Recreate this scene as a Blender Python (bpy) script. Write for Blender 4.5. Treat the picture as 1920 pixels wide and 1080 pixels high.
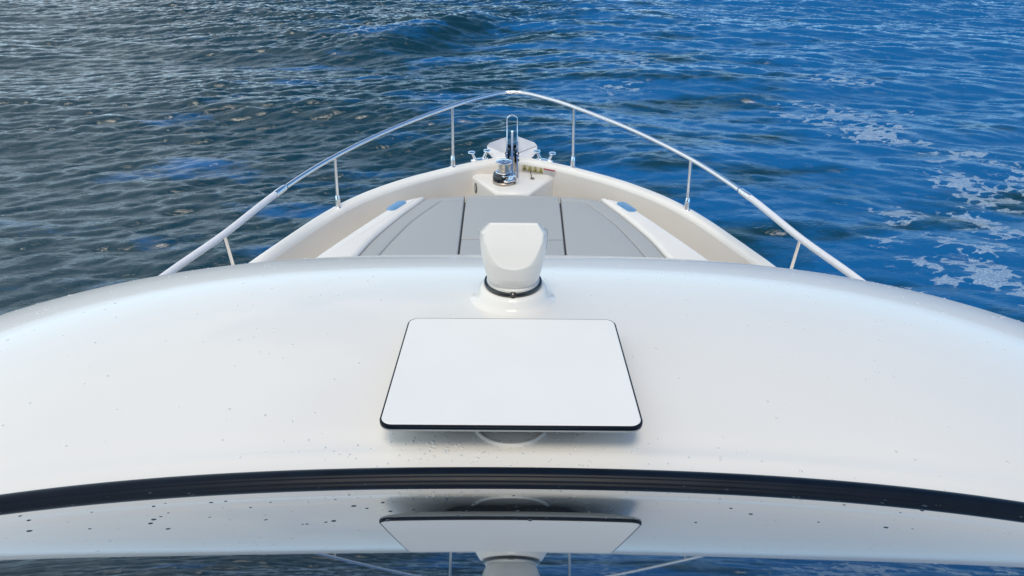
import bpy, bmesh, math, random
import numpy as np
from mathutils import Vector, Matrix
for o in list(bpy.data.objects): bpy.data.objects.remove(o)
SC = bpy.context.scene
COL = SC.collection
R = math.radians

# ------------------------------------------------------------------ camera
H = 4.60                      # eye height above the water
PITCH, ROLL, FPX = 30.0, 0.40, 1335.0
cam_d = bpy.data.cameras.new('camera'); cam = bpy.data.objects.new('camera', cam_d); COL.objects.link(cam)
cam_d.sensor_width = 36.0; cam_d.lens = FPX / 1920 * 36.0
cam_d.clip_start = 0.05; cam_d.clip_end = 5000
CM = Matrix.Translation((0, 0, H)) @ Matrix.Rotation(R(90 - PITCH), 4, 'X') @ Matrix.Rotation(R(ROLL), 4, 'Z')
cam.matrix_world = CM
SC.camera = cam

# ------------------------------------------------------------------ world, sun, exposure
SUN_EL, SUN_AZ = 66.0, 184.0        # azimuth clockwise from straight ahead (+Y)
W = bpy.data.worlds.new('World'); SC.world = W; W.use_nodes = True
nt = W.node_tree; nt.nodes.clear()
def wn(t, **k):
    n = nt.nodes.new(t)
    for a, b in k.items(): setattr(n, a, b)
    return n
def L(a, b): nt.links.new(a, b)
out = wn('ShaderNodeOutputWorld'); bg = wn('ShaderNodeBackground'); L(bg.outputs[0], out.inputs[0])
sky = wn('ShaderNodeTexSky', sky_type='NISHITA'); sky.sun_disc = False
sky.sun_elevation = R(SUN_EL); sky.sun_rotation = R(SUN_AZ); sky.altitude = 0
sky.air_density = 1.0; sky.dust_density = 0.3; sky.ozone_density = 2.5
tc = wn('ShaderNodeTexCoord')
sx = wn('ShaderNodeSeparateXYZ'); L(tc.outputs['Generated'], sx.inputs[0])
def m(op, a, b=None, c=None, clamp=False):
    n = wn('ShaderNodeMath', operation=op); n.use_clamp = clamp
    for i, v in enumerate((a, b, c)):
        if v is None: continue
        if isinstance(v, (int, float)): n.inputs[i].default_value = v
        else: L(v, n.inputs[i])
    return n.outputs[0]
zc = m('ADD', m('MAXIMUM', sx.outputs[2], 0.0), 0.28)
cv = wn('ShaderNodeCombineXYZ'); L(m('DIVIDE', sx.outputs[0], zc), cv.inputs[0]); L(m('DIVIDE', sx.outputs[1], zc), cv.inputs[1])
nz = wn('ShaderNodeTexNoise'); nz.inputs['Scale'].default_value = 1.15; nz.inputs['Detail'].default_value = 7; nz.inputs['Roughness'].default_value = 0.52
nz.inputs['Distortion'].default_value = 0.35
L(cv.outputs[0], nz.inputs['Vector'])
# more cloud to port (left) and behind, open blue sky ahead to starboard
bias = m('ADD', m('MULTIPLY', sx.outputs[0], -0.50), m('MULTIPLY', sx.outputs[1], -0.16))
cl = m('ADD', nz.outputs[0], bias)
ramp = wn('ShaderNodeMapRange', interpolation_type='SMOOTHSTEP'); L(cl, ramp.inputs[0])
ramp.inputs[1].default_value = 0.43; ramp.inputs[2].default_value = 0.53
cc = wn('ShaderNodeMixRGB'); 
nz2 = wn('ShaderNodeTexNoise'); nz2.inputs['Scale'].default_value = 2.2; nz2.inputs['Detail'].default_value = 5; L(cv.outputs[0], nz2.inputs['Vector'])
L(nz2.outputs[0], cc.inputs[0]); cc.inputs[1].default_value = (1.7, 3.9, 6.4, 1); cc.inputs[2].default_value = (14.8, 14.2, 13.2, 1)
mixc = wn('ShaderNodeMixRGB'); L(ramp.outputs[0], mixc.inputs[0])
hs = wn('ShaderNodeHueSaturation'); hs.inputs['Saturation'].default_value = 1.1; hs.inputs['Value'].default_value = 1.35; L(sky.outputs[0], hs.inputs['Color'])
L(hs.outputs[0], mixc.inputs[1]); L(cc.outputs[0], mixc.inputs[2])
# pale haze low over the water, whiter to port, bluer to starboard
hzc = wn('ShaderNodeMixRGB'); L(m('MULTIPLY_ADD', sx.outputs[0], 1.2, 0.20, clamp=True), hzc.inputs[0])
hzc.inputs[1].default_value = (13.0, 20.5, 26.5, 1); hzc.inputs[2].default_value = (4.4, 12.5, 21, 1)
hzf = m('MULTIPLY', m('POWER', m('SUBTRACT', 1.0, m('MAXIMUM', sx.outputs[2], 0.0), clamp=True), 6.5), 0.85)
mixh = wn('ShaderNodeMixRGB'); L(hzf, mixh.inputs[0]); L(mixc.outputs[0], mixh.inputs[1]); L(hzc.outputs[0], mixh.inputs[2])
L(mixh.outputs[0], bg.inputs[0]); bg.inputs[1].default_value = 0.09

sd = bpy.data.lights.new('sun', 'SUN'); so = bpy.data.objects.new('sun', sd); COL.objects.link(so)
sd.energy = 1.6; sd.angle = R(20); sd.color = (1.0, 0.88, 0.72)
az = R(SUN_AZ)
dsun = Vector((math.sin(az) * math.cos(R(SUN_EL)), math.cos(az) * math.cos(R(SUN_EL)), math.sin(R(SUN_EL))))
so.rotation_euler = dsun.to_track_quat('Z', 'Y').to_euler()
SC.view_settings.view_transform = 'Standard'; SC.view_settings.look = 'None'
SC.view_settings.exposure = 0.10; SC.view_settings.gamma = 1.0
SC.render.engine = 'CYCLES'
SC.cycles.max_bounces = 10; SC.cycles.transmission_bounces = 6; SC.cycles.glossy_bounces = 6

# ------------------------------------------------------------------ helpers
def at(px, py, z):
    """where the ray through a photo pixel meets the level z metres below the eye"""
    d = CM.to_3x3() @ Vector(((px - 960) / FPX, -(py - 540) / FPX, -1))
    k = z / d.z
    return Vector((d.x * k, d.y * k, H + z))
def link(name, me, mat=None, parent=None, angle=40, smooth=True):
    o = bpy.data.objects.new(name, me); COL.objects.link(o)
    if mat: me.materials.append(mat)
    if parent: o.parent = parent
    if smooth:
        for p in me.polygons: p.use_smooth = True
        try: me.set_sharp_from_angle(angle=R(angle))
        except Exception: pass
    return o
def obj(name, bm, mat=None, parent=None, angle=40, smooth=True, recalc=True):
    if recalc: bmesh.ops.recalc_face_normals(bm, faces=bm.faces[:])
    me = bpy.data.meshes.new(name); bm.to_mesh(me); bm.free()
    return link(name, me, mat, parent, angle, smooth)
def tag(o, label=None, cat=None, group=None, kind=None):
    if label: o['label'] = label
    if cat: o['category'] = cat
    if group: o['group'] = group
    if kind: o['kind'] = kind
    return o
def empty(name, loc=(0, 0, 0), rz=0, label=None, cat=None, group=None):
    o = bpy.data.objects.new(name, None); COL.objects.link(o)
    o.location = loc; o.rotation_euler = (0, 0, rz); o.empty_display_size = 0.1
    return tag(o, label, cat, group)
def rings(bm, rs, close_u=True, cap0=False, cap1=False):
    """loft a list of equal-length point rings"""
    vr = [[bm.verts.new(p) for p in r] for r in rs]
    n = len(vr[0])
    for a, b in zip(vr, vr[1:]):
        for i in range(n if close_u else n - 1):
            j = (i + 1) % n
            bm.faces.new((a[i], a[j], b[j], b[i]))
    if cap0: bm.faces.new(vr[0])
    if cap1: bm.faces.new(vr[-1])
    return vr
def lathe(bm, prof, n=40, c=(0, 0, 0), cap0=True, cap1=True):
    rs = [[(c[0] + r * math.cos(2 * math.pi * i / n), c[1] + r * math.sin(2 * math.pi * i / n), c[2] + z) for i in range(n)] for r, z in prof]
    rings(bm, rs, True, cap0, cap1)
def tube(bm, pts, rad, n=14, cap=True):
    pts = [Vector(p) for p in pts]
    rr = rad if isinstance(rad, (list, tuple)) else [rad] * len(pts)
    rs = []; up = None
    for i, p in enumerate(pts):
        t = (pts[min(i + 1, len(pts) - 1)] - pts[max(i - 1, 0)]).normalized()
        if up is None:
            up = Vector((0, 0, 1)) if abs(t.z) < 0.9 else Vector((1, 0, 0))
        a = t.cross(up).normalized(); b = a.cross(t).normalized(); up = b
        rs.append([p + (a * math.cos(2 * math.pi * k / n) + b * math.sin(2 * math.pi * k / n)) * rr[i] for k in range(n)])
    rings(bm, rs, True, cap, cap)
def box(bm, c, s, M=None):
    ret = bmesh.ops.create_cube(bm, size=1.0)
    T = Matrix.Translation(c) @ Matrix.Diagonal((s[0], s[1], s[2], 1))
    if M is not None: T = M @ T
    bmesh.ops.transform(bm, matrix=T, verts=ret['verts'])
    return ret['verts']
def bevel(bm, w, seg=2, ang=30):
    es = [e for e in bm.edges if len(e.link_faces) == 2 and e.calc_face_angle() > R(ang)]
    bmesh.ops.bevel(bm, geom=es, offset=w, segments=seg, affect='EDGES', profile=0.5, clamp_overlap=True)
def smoothline(pts, n=8, closed=False):
    """Catmull-Rom through pts"""
    P = [Vector(p) for p in pts]; o = []
    N = len(P)
    for i in range(N - 1):
        p0 = P[i - 1] if i > 0 else P[0] * 2 - P[1]
        p1, p2 = P[i], P[i + 1]
        p3 = P[i + 2] if i + 2 < N else P[-1] * 2 - P[-2]
        for k in range(n):
            t = k / n
            o.append(0.5 * ((2 * p1) + (p2 - p0) * t + (2 * p0 - 5 * p1 + 4 * p2 - p3) * t * t + (3 * p1 - p0 - 3 * p2 + p3) * t ** 3))
    o.append(P[-1]); return o
def inset_poly(P, d):
    """move a closed 2-D outline (counter-clockwise) inwards by d"""
    n = len(P); o = []
    for i in range(n):
        a, b, c = P[i - 1], P[i], P[(i + 1) % n]
        e1 = (b - a).normalized(); e2 = (c - b).normalized()
        n1 = Vector((-e1.y, e1.x)); n2 = Vector((-e2.y, e2.x))
        nn = n1 + n2
        if nn.length < 1e-6: nn = n1
        nn.normalize(); s = max(0.35, nn.dot(n1))
        o.append(b + nn * d / s)
    return o
def area2(P): return sum(P[i - 1].x * P[i].y - P[i].x * P[i - 1].y for i in range(len(P))) / 2
def slab(bm, P, z0, z1, r=0.02, seg=4, dome=0.0):
    """solid of outline P between z0 and z1 with a rounded upper rim"""
    P = [Vector((p[0], p[1])) for p in P]
    if area2(P) < 0: P = P[::-1]
    rs = [[(p.x, p.y, z0) for p in P], [(p.x, p.y, z1 - r) for p in P]]
    for k in range(1, seg + 1):
        a = math.pi / 2 * k / seg
        Q = inset_poly(P, r * (1 - math.cos(a)))
        rs.append([(p.x, p.y, z1 - r + r * math.sin(a)) for p in Q])
    if dome:
        for d in (0.03, 0.07):
            Q = inset_poly(P, r + d)
            rs.append([(p.x, p.y, z1 + dome * (d / 0.07)) for p in Q])
    rings(bm, rs, True, True, True)
def mirror(P): return [Vector((-p[0], p[1], p[2] if len(p) > 2 else 0)) for p in P]

# ------------------------------------------------------------------ materials
def mat(name, color, rough=0.4, metal=0.0, spec=0.5, coat=0.0, ior=1.5, noise=None, bump=None, coat_r=0.03):
    mt = bpy.data.materials.new(name); mt.use_nodes = True
    t = mt.node_tree; b = t.nodes['Principled BSDF']
    b.inputs['Base Color'].default_value = (*color, 1); b.inputs['Roughness'].default_value = rough
    b.inputs['Metallic'].default_value = metal; b.inputs['IOR'].default_value = ior
    b.inputs['Specular IOR Level'].default_value = spec
    b.inputs['Coat Weight'].default_value = coat; b.inputs['Coat Roughness'].default_value = coat_r
    tcn = t.nodes.new('ShaderNodeTexCoord')
    if noise:                                   # (scale, amount): wear / grime mottling
        n = t.nodes.new('ShaderNodeTexNoise'); n.inputs['Scale'].default_value = noise[0]; n.inputs['Detail'].default_value = 6
        t.links.new(tcn.outputs['Object'], n.inputs['Vector'])
        mr = t.nodes.new('ShaderNodeMapRange'); t.links.new(n.outputs[0], mr.inputs[0])
        mr.inputs[1].default_value = 0.3; mr.inputs[2].default_value = 0.7
        mr.inputs[3].default_value = 1 - noise[1]; mr.inputs[4].default_value = 1 + noise[1]
        v = t.nodes.new('ShaderNodeVectorMath'); v.operation = 'SCALE'; v.inputs[0].default_value = color
        t.links.new(mr.outputs[0], v.inputs['Scale']); t.links.new(v.outputs[0], b.inputs['Base Color'])
        mr2 = t.nodes.new('ShaderNodeMapRange'); t.links.new(n.outputs[0], mr2.inputs[0])
        mr2.inputs[3].default_value = rough * 0.8; mr2.inputs[4].default_value = min(1, rough * 1.25)
        t.links.new(mr2.outputs[0], b.inputs['Roughness'])
    if bump:                                    # (scale, strength, distance)
        n = t.nodes.new('ShaderNodeTexNoise'); n.inputs['Scale'].default_value = bump[0]; n.inputs['Detail'].default_value = 4
        t.links.new(tcn.outputs['Object'], n.inputs['Vector'])
        bu = t.nodes.new('ShaderNodeBump'); bu.inputs['Strength'].default_value = bump[1]; bu.inputs['Distance'].default_value = bump[2]
        t.links.new(n.outputs[0], bu.inputs['Height']); t.links.new(bu.outputs[0], b.inputs['Normal'])
    return mt
M = {}
M['roof'] = mat('roof_gelcoat', (.80, .785, .745), .34, spec=.15, coat=.5, noise=(1.3, .018), bump=(1.1, .25, .01), coat_r=.04)
M['gel'] = mat('deck_gelcoat', (.83, .812, .77), .38, coat=.15, noise=(3.0, .03), bump=(240, .06, .001))
M['wall'] = mat('bulwark_gelcoat', (.84, .785, .72), .42, noise=(3.0, .03), bump=(240, .06, .001))
M['hull'] = mat('hull_gelcoat', (.78, .78, .76), .2, coat=.5)
M['cush'] = mat('cushion_vinyl', (.40, .425, .435), .62, noise=(60, .035), bump=(9, .35, .006))
M['seam'] = mat('seam_dark', (.05, .055, .06), .8, noise=(30, .1))
M['chrome'] = mat('polished_steel', (.86, .87, .89), .07, metal=1, noise=(40, .03))
M['brush'] = mat('brushed_steel', (.46, .41, .35), .38, metal=1, noise=(120, .15))
M['rail'] = mat('rail_steel', (.92, .92, .93), .16, metal=1, noise=(30, .03))
M['railw'] = mat('rail_sleeve', (.76, .77, .81), .38, noise=(30, .04), coat=.3)
M['black'] = mat('black_rubber', (.005, .010, .020), .30, spec=.10, noise=(12, .2))
M['blackg'] = mat('black_gloss', (.010, .012, .015), .12, coat=.6, noise=(10, .15))
M['glass'] = mat('smoked_glass', (.27, .31, .355), .02, metal=.95, spec=.7, ior=1.6, noise=(2.5, .05))
M['winglass'] = mat('dark_window', (.01, .012, .015), .05, ior=1.6, noise=(3, .1))
M['face'] = mat('panel_white', (.83, .83, .805), .6, spec=.25, noise=(5, .012))
M['grey'] = mat('panel_grey', (.42, .45, .45), .5, noise=(8, .03))
M['search'] = mat('light_housing', (.82, .79, .735), .30, coat=.3, noise=(9, .02))
M['oval'] = mat('sky_tinted_steel', (.22, .44, .68), .38, metal=.5, noise=(60, .08))  # blue of the reflected sky put into the steel's base colour
M['yellow'] = mat('label_yellow', (.50, .43, .12), .5, noise=(80, .1))
M['ink'] = mat('label_ink', (.02, .02, .02), .6, noise=(80, .1))
M['red'] = mat('label_red', (.42, .06, .07), .5, noise=(80, .1))
M['paper'] = mat('label_paper', (.62, .60, .60), .5, noise=(300, .25))
M['cable'] = mat('cable', (.05, .05, .045), .6, noise=(60, .2))
dm = bpy.data.materials.new('water_drop'); dm.use_nodes = True
b = dm.node_tree.nodes['Principled BSDF']; b.inputs['Base Color'].default_value = (.66, .68, .68, 1); b.inputs['IOR'].default_value = 1.6; b.inputs['Roughness'].default_value = 0.03; b.inputs['Coat Weight'].default_value = 1
M['drop'] = dm
M['dropd'] = mat('dark_drop', (.02, .03, .045), .05, ior=1.33, noise=(30, .2))

# ------------------------------------------------------------------ yacht: hull, bulwark, deck
yacht = empty('motor_yacht', (0, 0, 0), 0, 'white motor yacht seen from its flybridge, roof and bow with steel rail', 'yacht')
def sheer(y):                                   # height of the bulwark top relative to the eye
    return float(np.interp(y, [-6, 2.0, 4.0, 5.2, 6.3, 7.0, 7.7, 9], [-3.15, -3.02, -2.95, -2.86, -2.74, -2.68, -2.64, -2.62]))
def at_sheer(px, py):
    z = -2.75
    for _ in range(12):
        p = at(px, py, z); z = sheer(p.y)
    return p
port_px = [(455, 498), (508, 461), (560, 426), (591, 406), (635, 381), (686, 358), (749, 336), (812, 319), (849, 310), (878, 304), (912, 297.5), (938, 293.5)]
G = [at_sheer(*p) for p in port_px]
outer = [Vector((-2.86, -3.2, 0)), Vector((-2.86, 0.0, 0)), Vector((-2.84, 2.0, 0)), Vector((-2.76, 3.4, 0)), Vector((-2.63, 4.2, 0)), Vector((-2.48, 4.8, 0))] + [Vector((p.x, p.y, 0)) for p in G]
tip = Vector((0, G[-1].y + 0.02, 0))
half = smoothline(outer + [tip], 6)
full = half + [Vector((-p.x, p.y, 0)) for p in half[-2::-1]]
def nrm(P, i):
    t = (P[min(i + 1, len(P) - 1)] - P[max(i - 1, 0)]).normalized()
    return Vector((t.y, -t.x, 0))               # towards the inside
NR = [nrm(full, i) for i in range(len(full))]
def contour(d, dz):
    o = []
    for p, n_ in zip(full, NR):
        q = p + n_ * d; o.append((q.x, q.y, H + sheer(p.y) + dz))
    return o
FLOOR = -3.40
bm = bmesh.new()
prof = [(0.02, -.075), (0.0, -.06), (-.004, -.035), (.004, -.012), (.018, 0), (.045, .004), (.085, .003), (.108, -.006), (.122, -.022), (.128, -.045)]
rings(bm, [contour(d, z) for d, z in prof], False)
obj('gunwale', bm, M['gel'], yacht, 60)
bm = bmesh.new()
rs = [contour(.128, -.045), contour(.135, -.25)]
rs.append([(p.x + n_.x * .16, p.y + n_.y * .16, H + FLOOR + .08) for p, n_ in zip(full, NR)])
rs.append([(p.x + n_.x * .19, p.y + n_.y * .19, H + FLOOR + .02) for p, n_ in zip(full, NR)])
rs.append([(p.x + n_.x * .25, p.y + n_.y * .25, H + FLOOR) for p, n_ in zip(full, NR)])
rings(bm, rs, False)
obj('bulwark', bm, M['wall'], yacht, 60)
bm = bmesh.new()
rs = [contour(.02, -.075)]
for f in (0.25, .5, .75, 1.0):
    ring = []
    for p, n_ in zip(full, NR):
        z0 = H + sheer(p.y) - .075
        k = f ** 0.75
        ring.append((p.x * (1 - .22 * k), (p.y + 3.2) * (1 - .085 * k) - 3.2, z0 + (-.9 - z0) * f))
    rs.append(ring)
rings(bm, rs, False)
obj('hull', bm, M['hull'], yacht, 60)
bm = bmesh.new()
vs = [bm.verts.new((p.x + n_.x * .245, p.y + n_.y * .245, H + FLOOR + .002)) for p, n_ in zip(full, NR)]
L_ = len(vs)
for i in range(L_ // 2):
    a, b_, c, d = vs[i], vs[i + 1], vs[L_ - 2 - i], vs[L_ - 1 - i]
    if b_ is c: bm.faces.new((a, b_, d))
    elif (b_.co - c.co).length > 1e-6: bm.faces.new((a, b_, c, d))
obj('deck', bm, M['gel'], yacht)

# locker at the stem that carries the windlass
PZ = -2.765
pl = [at(881, 323, PZ), at(927, 361, PZ), at(990, 361, PZ), at(1041, 326, PZ)]
aL, aR = (pl[0].x - pl[3].x) / 2, (pl[3].x - pl[0].x) / 2
ym = (pl[0].y + pl[3].y) / 2; yf = (pl[1].y + pl[2].y) / 2; xf = (pl[2].x - pl[1].x) / 2
wy = ym + .12
def gx(y):                                      # half breadth of the inner bulwark at y
    best = 0
    for p, n_ in zip(full, NR):
        q = p + n_ * .15
        if abs(q.y - y) < .06: best = max(best, abs(q.x))
    return best
inner = [p + n_ * .140 for p, n_ in zip(full, NR) if (p + n_ * .14).y > ym]
poly = [Vector((q.x, q.y)) for q in inner]      # port to starboard round the stem
poly = [Vector((-aR - .02, ym))] + poly + [Vector((aR + .02, ym)), Vector((xf, yf)), Vector((-xf, yf))]
bm = bmesh.new(); slab(bm, poly, H + FLOOR, H + PZ, r=.045, seg=5)
locker = obj('anchor_locker', bm, M['gel'], yacht, 50)
# dark oval port in the side of the locker
pc = at(893, 357, -2.98)
bm = bmesh.new(); lathe(bm, [(.026, -.01), (.034, 0), (.030, .006), (.024, .003), (.010, .003)], 28)
bmesh.ops.transform(bm, matrix=Matrix.Diagonal((.8, 1, 1.25, 1)) @ Matrix.Rotation(R(90), 4, 'X'), verts=bm.verts)
face_dir = Vector((-xf, yf, 0)) - Vector((-aR, ym, 0)); nd = Vector((face_dir.y, -face_dir.x, 0)).normalized()
if nd.y > 0: nd = -nd
base_pt = Vector((-aR, ym, 0)) + face_dir * .27
bmesh.ops.transform(bm, matrix=Matrix.Translation((base_pt.x + nd.x * .01, base_pt.y + nd.y * .01, H + PZ - .115)) @ Matrix.Rotation(math.atan2(nd.y, nd.x) + R(90), 4, 'Z') @ Matrix.Diagonal((1.2, 1, 1.5, 1)), verts=bm.verts)
obj('oval_port', bm, M['blackg'], locker)

# ------------------------------------------------------------------ sunpad mouldings and cushions
CZ = -2.76                                      # cushion top
def sym(a, b):                                  # average of port and starboard readings
    return Vector((-(abs(a.x) + abs(b.x)) / 2, (a.y + b.y) / 2))
BZ = -2.735
ci = smoothline([sym(at(796, 371.5, CZ), at(1126, 374, CZ)), sym(at(752, 404, CZ), at(1168, 404, CZ)), sym(at(700, 446, CZ), at(1214, 444, CZ)),
                 sym(at(667, 480, CZ), at(1250, 484, CZ))], 6)
e = ci[-1]; ci += [e + Vector((-.04, -.3, 0)).to_2d() if False else Vector((e.x - .10, e.y - .35)), Vector((e.x - .16, 4.45))]
bo = [sym(at(775, 370, BZ), at(1150, 373.5, BZ)), sym(at(750, 377, BZ), at(1166, 379, BZ)), sym(at(717, 396, BZ), at(1200, 397, BZ)), sym(at(650, 439, BZ), at(1264, 440, BZ)), sym(at(580, 487, BZ), at(1336, 490, BZ))]
bo = smoothline(bo, 5)
e = bo[-1]; bo += [Vector((e.x - .16, e.y - .4)), Vector((e.x - .22, 4.45))]
for s in (1, -1):
    P = [Vector((s * p.x, p.y)) for p in [ci[0] + Vector((.0, .02))] + ci[1:]] + [Vector((s * p.x, p.y)) for p in bo[::-1]]
    bm = bmesh.new(); slab(bm, P, H + FLOOR, H + BZ, r=.04, seg=5)
    obj('side_moulding', bm, M['gel'], yacht, 55)
# plinth under the cushions
P = [Vector((p.x, p.y)) for p in ci] + [Vector((-p.x, p.y)) for p in ci[::-1]]
bm = bmesh.new(); slab(bm, [(p.x * .99, p.y - .02) for p in P], H + FLOOR, H + CZ - .03, r=.01, seg=2)
obj('sunpad_base', bm, M['seam'], yacht)

def piece(bm, P, z0, z1, r=.016, dome=.006):
    slab(bm, P, z0, z1, r=r, seg=4, dome=0)
y_front = (at(868, 367, CZ).y + at(1046, 368, CZ).y) / 2
y_split = (at(870, 449.5, CZ).y + at(1050, 447.5, CZ).y) / 2
xs_f = (abs(at(869, 368, CZ).x) + abs(at(1046, 368, CZ).x)) / 2
xs_b = (abs(at(856, 474, CZ).x) + abs(at(1057, 474, CZ).x)) / 2
y_b = at(856, 474, CZ).y
def xs(y): return xs_f + (xs_b - xs_f) * (y_front - y) / (y_front - y_b)
gp = .0075
Z0, Z1 = H + CZ - .12, H + CZ
def cushion(label, P, border=None, panel=None):
    P = [Vector((p[0], p[1])) for p in P]
    c = sum(P, Vector((0, 0))) / len(P)
    t = empty('sunpad_cushion', (c.x, c.y, Z0), 0, label, 'cushion', 'grey cushions of the bow sunpad')
    def add(name, Q, m_=M['cush'], z0=Z0, z1=Z1, r=.018):
        bm = bmesh.new(); slab(bm, [(q[0] - c.x, q[1] - c.y) for q in Q], z0 - Z0, z1 - Z0, r=r, seg=4)
        return obj(name, bm, m_, t, 60)
    return t, add
yb = 4.5
t, add = cushion('large grey middle sunpad cushion behind the white searchlight, widest piece', [(-xs(y_front), y_front), (xs(y_front), y_front), (xs(y_split), y_split), (-xs(y_split), y_split)])
yfs = y_front - .045
add('panel', [(-xs(yfs) + gp, yfs - .004), (-xs(y_split) + gp, y_split + gp), (xs(y_split) - gp, y_split + gp), (xs(yfs) - gp, yfs - .004)])
add('border', [(-xs(y_front) + gp, y_front + .018), (-xs(yfs) + gp, yfs + .003), (xs(yfs) - gp, yfs + .003), (xs(y_front) - gp, y_front + .018)], z1=Z1 - .002)
t, add = cushion('narrow grey middle sunpad cushion aft of the seam, next to the roof edge', [(-xs(yb), yb), (xs(yb), yb), (xs(y_split), y_split), (-xs(y_split), y_split)])
add('panel', [(-xs(y_split) + gp, y_split - gp), (-xs(yb) + gp, yb), (xs(yb) - gp, yb), (xs(y_split) - gp, y_split - gp)])
# side cushions: border strip round a stitched panel
ins = [sym(at(866, 375.5, CZ), at(1050, 375, CZ)), sym(at(832, 376, CZ), at(1086, 375.5, CZ)), sym(at(822, 379, CZ), at(1096, 379, CZ)),
       sym(at(770, 417, CZ), at(1142, 411, CZ)), sym(at(735, 449, CZ), at(1177, 447, CZ)), sym(at(707, 477, CZ), at(1205, 481, CZ))]
arc = smoothline(ins[2:], 5); e = arc[-1]; arc += [Vector((e.x - .10, e.y - .35)), Vector((e.x - .15, yb))]
ins_l = [ins[0], ins[1], (ins[1] + ins[2]) / 2 + Vector((0, .004))] + arc
ins_l[0].x = -xs(ins_l[0].y) - gp
for s, lb in ((1, 'grey wedge-shaped sunpad cushion on the left of the middle seam'), (-1, 'grey wedge-shaped sunpad cushion on the right of the middle seam')):
    f0 = Vector((-xs(y_front) - gp, y_front + .012)); b0 = Vector((-xs(yb) - gp, yb))
    tipv = ci[0] + Vector((.035, .0))
    outl = [f0, tipv] + [p + Vector((.012, 0)) for p in ci[1:-1]] + [Vector((ci[-1].x + .012, yb)), b0]
    t, add = cushion(lb, [(s * p.x, p.y) for p in outl])
    add('panel', [(s * p.x, p.y) for p in ins_l + [b0]])
    # border: strip between outline and panel
    e = ins_l[-1]
    strip = [f0, tipv] + [p + Vector((.012, 0)) for p in ci[1:-1]] + [Vector((ci[-1].x + .012, yb))] + [p + Vector((-.004, 0.004)) for p in ins_l[::-1]]
    add('border', [(s * p.x, p.y) for p in strip], z1=Z1 - .003)

# oval steel plates let into the mouldings
for px, py, lb, a in ((743.5, 385.5, 'oval steel plate with painted-in blue sky reflection in the white moulding left of the sunpad', 1), (1174.5, 388, 'oval steel plate with painted-in blue sky reflection in the white moulding right of the sunpad', -1)):
    p = at(px, py, BZ)
    t = empty('oval_plate', (p.x, p.y, H + BZ), a * R(64), lb, 'deck fitting', 'oval steel plates beside the sunpad')
    bm = bmesh.new()
    Lh, Wd = .078, .050
    P = [(Lh + Wd * math.cos(q), Wd * math.sin(q)) for q in np.linspace(-math.pi / 2, math.pi / 2, 16)] + [(-Lh + Wd * math.cos(q), Wd * math.sin(q)) for q in np.linspace(math.pi / 2, 3 * math.pi / 2, 16)]
    slab(bm, P, -.01, .004, r=.003, seg=2); obj('plate', bm, M['oval'], t, 30)
    for sx_ in (-1, 1):
        bm = bmesh.new(); lathe(bm, [(.007, .003), (.007, .0055), (.004, .0065)], 14, (sx_ * (Lh + .02), 0, 0)); obj('screw', bm, M['chrome'], t)

# ------------------------------------------------------------------ roof
RY, RA, RB, RN = 0.8, 2.5, 2.1, 2.8
RTOP, RDROP = -1.10, .42
def roof_r(x, y): return ((abs(x) / RA) ** RN + (abs(y - RY) / RB) ** RN) ** (1 / RN)
def roof_prof(r): return RTOP - RDROP * (r ** 3.5)
def lipz(x, y):                                  # low moulded bead just ahead of the screen seal
    d = y - (1.118 - .055 * x * x - .006 * x ** 4)
    return .0032 * math.exp(-((d - .060) / .016) ** 2) - .002 * math.exp(-((d - .100) / .03) ** 2)
def roofz(x, y): return H + roof_prof(roof_r(x, y)) + lipz(x, y)
def se(t, a, b, n, y0=RY):
    c, s = math.cos(t), math.sin(t)
    return (a * math.copysign(abs(c) ** (2 / n), c), y0 + b * math.copysign(abs(s) ** (2 / n), s))
NT = 256
bm = bmesh.new()
rs = []
rl = list(np.linspace(0.01, .08, 6)) + list(np.linspace(.085, .4, 70)) + list(np.linspace(.41, 1.0, 50)) + [1.01, 1.02, 1.03, 1.04]
for r in rl:
    rs.append([(x_, y_, H + roof_prof(r) + lipz(x_, y_)) for x_, y_ in [se(2 * math.pi * i / NT, RA * r, RB * r, RN) for i in range(NT)]])
z_ = roof_prof(1.04)
for r, dz in ((1.046, -.02), (1.049, -.04), (1.047, -.06), (1.04, -.08), (1.02, -.10), (.99, -.11)):
    rs.append([(*se(2 * math.pi * i / NT, RA * r, RB * r, RN), H + z_ + dz) for i in range(NT)])
rings(bm, rs, True, True, False)
cabin = obj('cabin_roof', bm, M['roof'], yacht, 70)
bm = bmesh.new()
rs = []
for f in np.linspace(0, 1, 6):
    rs.append([(*se(2 * math.pi * i / 128, RA * (.97 - .24 * f), RB * (.97 + .58 * f), RN + .2), H + z_ - .10 + (FLOOR - z_ + .10) * f) for i in range(128)])
rings(bm, rs, True)
obj('cabin_window', bm, M['winglass'], yacht, 70)

# moulded ring on the roof under the antenna
bm = bmesh.new()
ring_c = Vector((0.0, 1.292)); rr_ = .088
for (bmx, R_, r_) in ((bm, rr_, .0055),):
    vs = []
    for i in range(64):
        a = 2 * math.pi * i / 64; row = []
        x, y = ring_c.x + R_ * math.cos(a), ring_c.y + R_ * math.sin(a)
        for k in range(10):
            q = 2 * math.pi * k / 10; rad = R_ + r_ * math.cos(q)
            xx, yy = ring_c.x + rad * math.cos(a), ring_c.y + rad * math.sin(a)
            row.append(bm.verts.new((xx, yy, roofz(xx, yy) + .001 + r_ * math.sin(q))))
        vs.append(row)
    for i in range(64):
        for k in range(10):
            bm.faces.new((vs[i][k], vs[(i + 1) % 64][k], vs[(i + 1) % 64][(k + 1) % 10], vs[i][(k + 1) % 10]))
obj('mounting_ring', bm, M['roof'], yacht, 80)

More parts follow.
